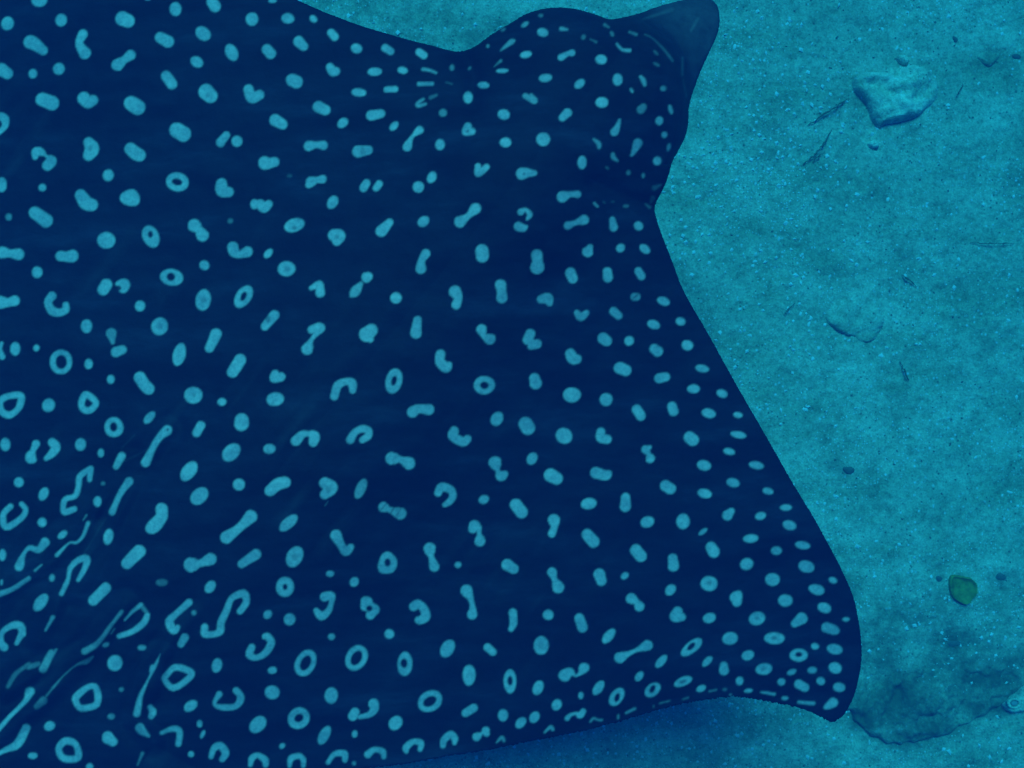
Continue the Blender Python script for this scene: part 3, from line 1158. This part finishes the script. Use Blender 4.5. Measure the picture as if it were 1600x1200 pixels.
def dome(H, w):
    return lambda u, v, ds: H * np.sqrt(1 - (1 - np.clip(ds / w, 0, 1)) ** 2)

rock_pts = [(1328,126),(1336,116),(1352,112),(1372,111),(1390,113),(1400,111),(1410,103),(1424,100),(1446,103),(1462,112),(1471,128),(1474,146),
            (1466,160),(1450,170),(1438,180),(1428,187),(1405,191),(1384,196),(1374,200),(1364,192),(1358,176),(1348,160),(1334,146)]
def rock_h(u, v, ds):
    h = .044 * np.sqrt(1 - (1 - np.clip(ds / 11, 0, 1)) ** 2)
    for cx, cy, r, a in ((1374, 129, 14, -.016), (1400, 114, 9, -.03), (1358, 133, 7, -.012), (1438, 148, 12, -.014), (1374, 176, 13, .012), (1420, 130, 11, .010), (1392, 150, 8, -.008), (1410, 172, 12, .009), (1350, 142, 8, .008), (1424, 158, 6, -.009)):
        h = h + a * np.exp(-((u - cx) ** 2 + (v - cy) ** 2) / r ** 2)
    return h - .03 * sstep(u, 1430, 1480)
tag(slab('rock', rock_pts, M_ROCK, rock_h, .015, 1.5, 0.0, .012), 'pale lumpy rock standing on the sand in the upper right', 'rock')

tag(slab('rock', [(1398, 88), (1408, 84), (1418, 88), (1422, 98), (1414, 104), (1402, 100)], M_ROCK, dome(.035, 8), .012, 1.5),
    'small round stone touching the upper edge of the pale lumpy rock', 'rock')

def lip(H, x0, y0, x1, y1):
    # high along its lower edge, sloping back under the sand
    def f(u, v, ds):
        return H * np.sqrt(1 - (1 - np.clip(ds / 7, 0, 1)) ** 2) * sstep(v, y0, y1)
    return f
tag(slab('rock', [(1283,482),(1288,500),(1298,511),(1312,520),(1326,526),(1336,528),(1344,536),(1354,538),(1364,534),(1374,523),(1384,508),
                  (1396,470),(1392,446),(1350,428),(1300,440)], M_SAND, (lambda u, v, ds: lip(.024, 0, 440, 0, 510)(u, v, ds) * (1 - .55 * sstep(u, 1345, 1390)) + .006 * np.sin(u / 9)), .012, 2.0, 1),
    'half buried flat rock with a curved shadowed lower lip on open sand', 'rock')
tag(slab('rock', [(1322,1104),(1330,1122),(1346,1140),(1366,1155),(1392,1163),(1420,1164),(1444,1157),(1470,1153),(1492,1144),(1515,1128),
                  (1545,1113),(1570,1097),(1600,1072),(1650,1040),(1660,1000),(1560,985),(1440,1000),(1370,1030),(1335,1070)],
         M_SAND, lip(.028, 0, 1010, 0, 1110), .012, 2.0, 1, .022, 2, 7.0),
    'low dark weed covered rock ledge beside the ray wing tip', 'rock')
tag(slab('rock', [(1519,70),(1522,84),(1530,93),(1537,101),(1546,107),(1556,100),(1566,88),(1566,74),(1545,66)], M_SAND, lip(.020, 0, 66, 0, 95), .012, 1.5, 1),
    'small greenish half buried rock with a slanting shadow edge at upper right', 'rock')
tag(slab('rock', [(1354,222),(1362,216),(1372,220),(1376,229),(1366,234),(1357,231)], M_ROCK, dome(.026, 6), .010, 1.2),
    'pebble of pale stone just below the lumpy rock', 'rock')

def weed_blade(name, pts, rad, label, mat=None):
    path = []
    P = [Vector((*at(a, b, 0), 0)) for a, b in pts]
    n = 5 * (len(P) - 1)
    for i in range(n + 1):
        s = i / n * (len(P) - 1); j = min(int(s), len(P) - 2)
        p = P[j].lerp(P[j + 1], s - j)
        p.x += random.uniform(-1, 1) * .0022; p.y += random.uniform(-1, 1) * .0022
        p.z = bed_z(p.x, p.y) + .004 + .010 * math.sin(math.pi * i / n)
        path.append(tuple(p))
    r = [rad * .75 * (1 - .7 * abs(2 * i / n - 1) ** 2) * random.uniform(.45, 1.2) for i in range(n + 1)]
    V, F = tube(path, r, 6)
    return tag(link(name, mesh_np(name, V, F), mat or M_TWIG), label, 'twig')
weed_blade('twig', [(1262,197),(1286,180),(1306,168),(1326,154)], 0.0034, 'long brown weed stalk pointing up to the left corner of the lumpy rock')
weed_blade('twig', [(1250,260),(1264,250),(1276,238),(1288,222),(1300,203)], 0.0034, 'curved dark twig on sand left and below the lumpy rock')
weed_blade('twig', [(1268,254),(1276,246),(1286,238)], 0.0025, 'short dark twig lying beside the longer curved twig')
weed_blade('twig', [(1405,565),(1411,578),(1416,588),(1421,597)], 0.0031, 'short straight dark twig below the half buried flat rock')
weed_blade('twig', [(1409,429),(1418,437),(1432,447)], 0.0031, 'short slanting twig above and right of the half buried rock')
weed_blade('twig', [(1225,493),(1232,483),(1244,472)], 0.0025, 'thin twig among pale shell grit near the ray leading edge')
weed_blade('twig', [(1515,378),(1540,381),(1565,381),(1586,382)], 0.0025, 'thin level strand of weed near the right edge')
weed_blade('twig', [(1505,131),(1498,142),(1494,152)], 0.0022, 'tiny dark stalk right of the lumpy rock')
def pebble(name, px_, py_, rx, ry, mat, label, cat, group=None, rz=0):
    x, y = at(px_, py_, 0); k = PX * 1.5
    n_u, n_v = 12, 8
    me = sphere_mesh(name, (0, 0, 0), (rx * k, ry * k, min(rx, ry) * k * .6), n_u, n_v)
    co = np.empty(len(me.vertices) * 3, np.float32); me.vertices.foreach_get('co', co); co = co.reshape(-1, 3)
    s0 = random.uniform(0, 90)
    ang = np.arctan2(co[:, 1], co[:, 0])
    f = 1 + .16 * np.sin(ang * 2 + s0) + .12 * np.sin(ang * 3 + s0 * 2) 
    co[:, 0] *= f; co[:, 1] *= f
    me.vertices.foreach_set('co', co.ravel()); me.update()
    attr(me, 'film', np.zeros(len(co)))
    o = link(name, me, mat)
    o.location = (x, y, bed_z(x, y) - .001); o.rotation_euler = (random.uniform(-.2, .2), random.uniform(-.2, .2), rz)
    return tag(o, label, cat, group)
for a in ((1589, 88, 7, 5, 'dark pebble at the far right of the top corner'), (1493, 61, 4, 5, 'dark pebble above and right of the lumpy rock'),
          (1562, 901, 11, 6, 'flat dark stone right of the olive weed'), (1490, 1006, 11, 5, 'flat dark stone on the upper edge of the weedy ledge'),
          (1366, 230, 6, 4, 'dark chip under the pebble below the lumpy rock'), (1327, 735, 11, 6, 'dark weedy lump on bare sand right of the wing'),
          (1468, 905, 6, 5, 'dark chip at the left side of the olive weed')):
    pebble('stone', a[0], a[1], a[2], a[3], M_PEBBLE, a[4], 'stone', rz=random.uniform(-.6, .6))
for q in ((1381,44),(1483,25),(1360,45),(1231,37),(1147,75),(1222,118),(1590,453),(1576,501),(1268,497),(1270,560),(1378,555),(1265,506),
          (1177,415),(1252,490),(1284,838),(1372,846),(1590,620),(1140,1101),(1148,72),(1402,75),(1345,60),(1530,130),(1558,145),(1537,245),
          (1387,311),(1324,322),(1151,281),(1108,410),(1179,408),(1064,480),(1245,458),(1500,405),(1553,957),(1290,788),(1288,798),(1580,770),
          (1135,252),(1150,262),(1096,232),(1215,240),(1227,288)):
    pebble('shell_chip', q[0] + random.uniform(-1, 1), q[1] + random.uniform(-1, 1), random.uniform(2.6, 4.6), random.uniform(2, 3.2), M_SHELL,
           'small pale shell chip lying on the open sand', 'shell chip', 'pale shell chips scattered on the sand', rz=random.uniform(0, 3))

# olive blade of weed, cupped, with folded rim
lf = slab('weed_leaf', [(1482,899),(1491,897),(1505,900),(1519,904),(1524,913),(1523,928),(1518,935),(1512,943),(1500,942),(1489,936),(1483,927)],
          M_LEAF, lambda u, v, ds: .004 + .011 * np.exp(-(ds / 4.0) ** 2), -.002, 1.2, 0, .006, 1, 1.5)
tag(lf, 'cupped olive green piece of weed lying on the sand', 'seaweed')

# pale shell at the right edge, with its dark ring
sh = slab('shell', [(1562,1099),(1568,1091),(1580,1085),(1590,1076),(1602,1066),(1625,1060),(1648,1072),(1645,1092),(1620,1104),(1598,1110),(1580,1113),(1568,1108)],
          M_ROCK, dome(.035, 8), .006, 1.6, 0, .004)
tag(sh, 'large pale shell with a dark ring mark at the right edge', 'shell')
rv, rf = [], []
cx, cy = at(1582, 1097, .02)
cz = bed_z(*at(1582, 1097, 0)) + .031
NU, NV = 24, 8
for i in range(NU):
    a = 2 * math.pi * i / NU
    for j in range(NV):
        g = 2 * math.pi * j / NV
        r = .0135 + .0042 * math.cos(g)
        rv.append((cx + r * math.cos(a) * 1.15, cy + r * math.sin(a) * .85, cz + .0042 * math.sin(g)))
for i in range(NU):
    for j in range(NV):
        rf.append((i * NV + j, ((i + 1) % NU) * NV + j, ((i + 1) % NU) * NV + (j + 1) % NV, i * NV + (j + 1) % NV))
rg = link('ring_mark', mesh_np('ring_mark', rv, rf), M_ROCK); rg.parent = sh
pit = link('pit', sphere_mesh('pit', (cx, cy, cz), (.0095, .0070, .004)), M_RING); pit.parent = sh

# shell grit: thousands of thin chips nobody could count
def grit(name, n, s0, s1, mat, gate):
    P = rng.random((n * 6, 2)) * [3.5, 2.8] - [1.72, 1.4]
    dens = fbm(P[:, 0] * 2.2 + gate, P[:, 1] * 2.2 - gate, 4)
    P = P[rng.random(len(P)) < np.clip(.35 + 1.3 * dens, .03, 1)][:n]
    n = len(P)
    z = bed_height(P[:, 0], P[:, 1])
    s = s0 + (s1 - s0) * rng.random(n) ** 2.5
    th = rng.random(n) * math.pi; asp = .45 + .5 * rng.random(n)
    base = np.array([(1, 0, 0), (0, 1, 0), (-1, 0, 0), (0, -1, 0), (0, 0, .5), (0, 0, -.5)], float)
    V = np.repeat(base[None], n, 0)
    V += (rng.random(V.shape) - .5) * .35
    V[:, :, 0] *= s[:, None]; V[:, :, 1] *= (s * asp)[:, None]; V[:, :, 2] *= s[:, None]
    tilt = (rng.random((n, 1)) - .5) * 1.0
    V[:, :, 2] += V[:, :, 0] * tilt
    c, sn = np.cos(th)[:, None], np.sin(th)[:, None]
    x = V[:, :, 0] * c - V[:, :, 1] * sn; y = V[:, :, 0] * sn + V[:, :, 1] * c
    V = np.stack([x + P[:, :1], y + P[:, 1:], V[:, :, 2] + z[:, None] + (s * .15)[:, None]], -1)
    f = np.array([(0, 1, 4), (1, 2, 4), (2, 3, 4), (3, 0, 4), (1, 0, 5), (2, 1, 5), (3, 2, 5), (0, 3, 5)])
    F = (f[None] + (np.arange(n) * 6)[:, None, None]).reshape(-1, 3)
    return tag(link(name, mesh_np(name, V.reshape(-1, 3), F, False), mat), kind='stuff')
grit('shell_grit', 12000, .0014, .0080, M_SHELL, 4.4)
grit('dark_grit', 2500, .0014, .0045, M_PEBBLE, 21.7)
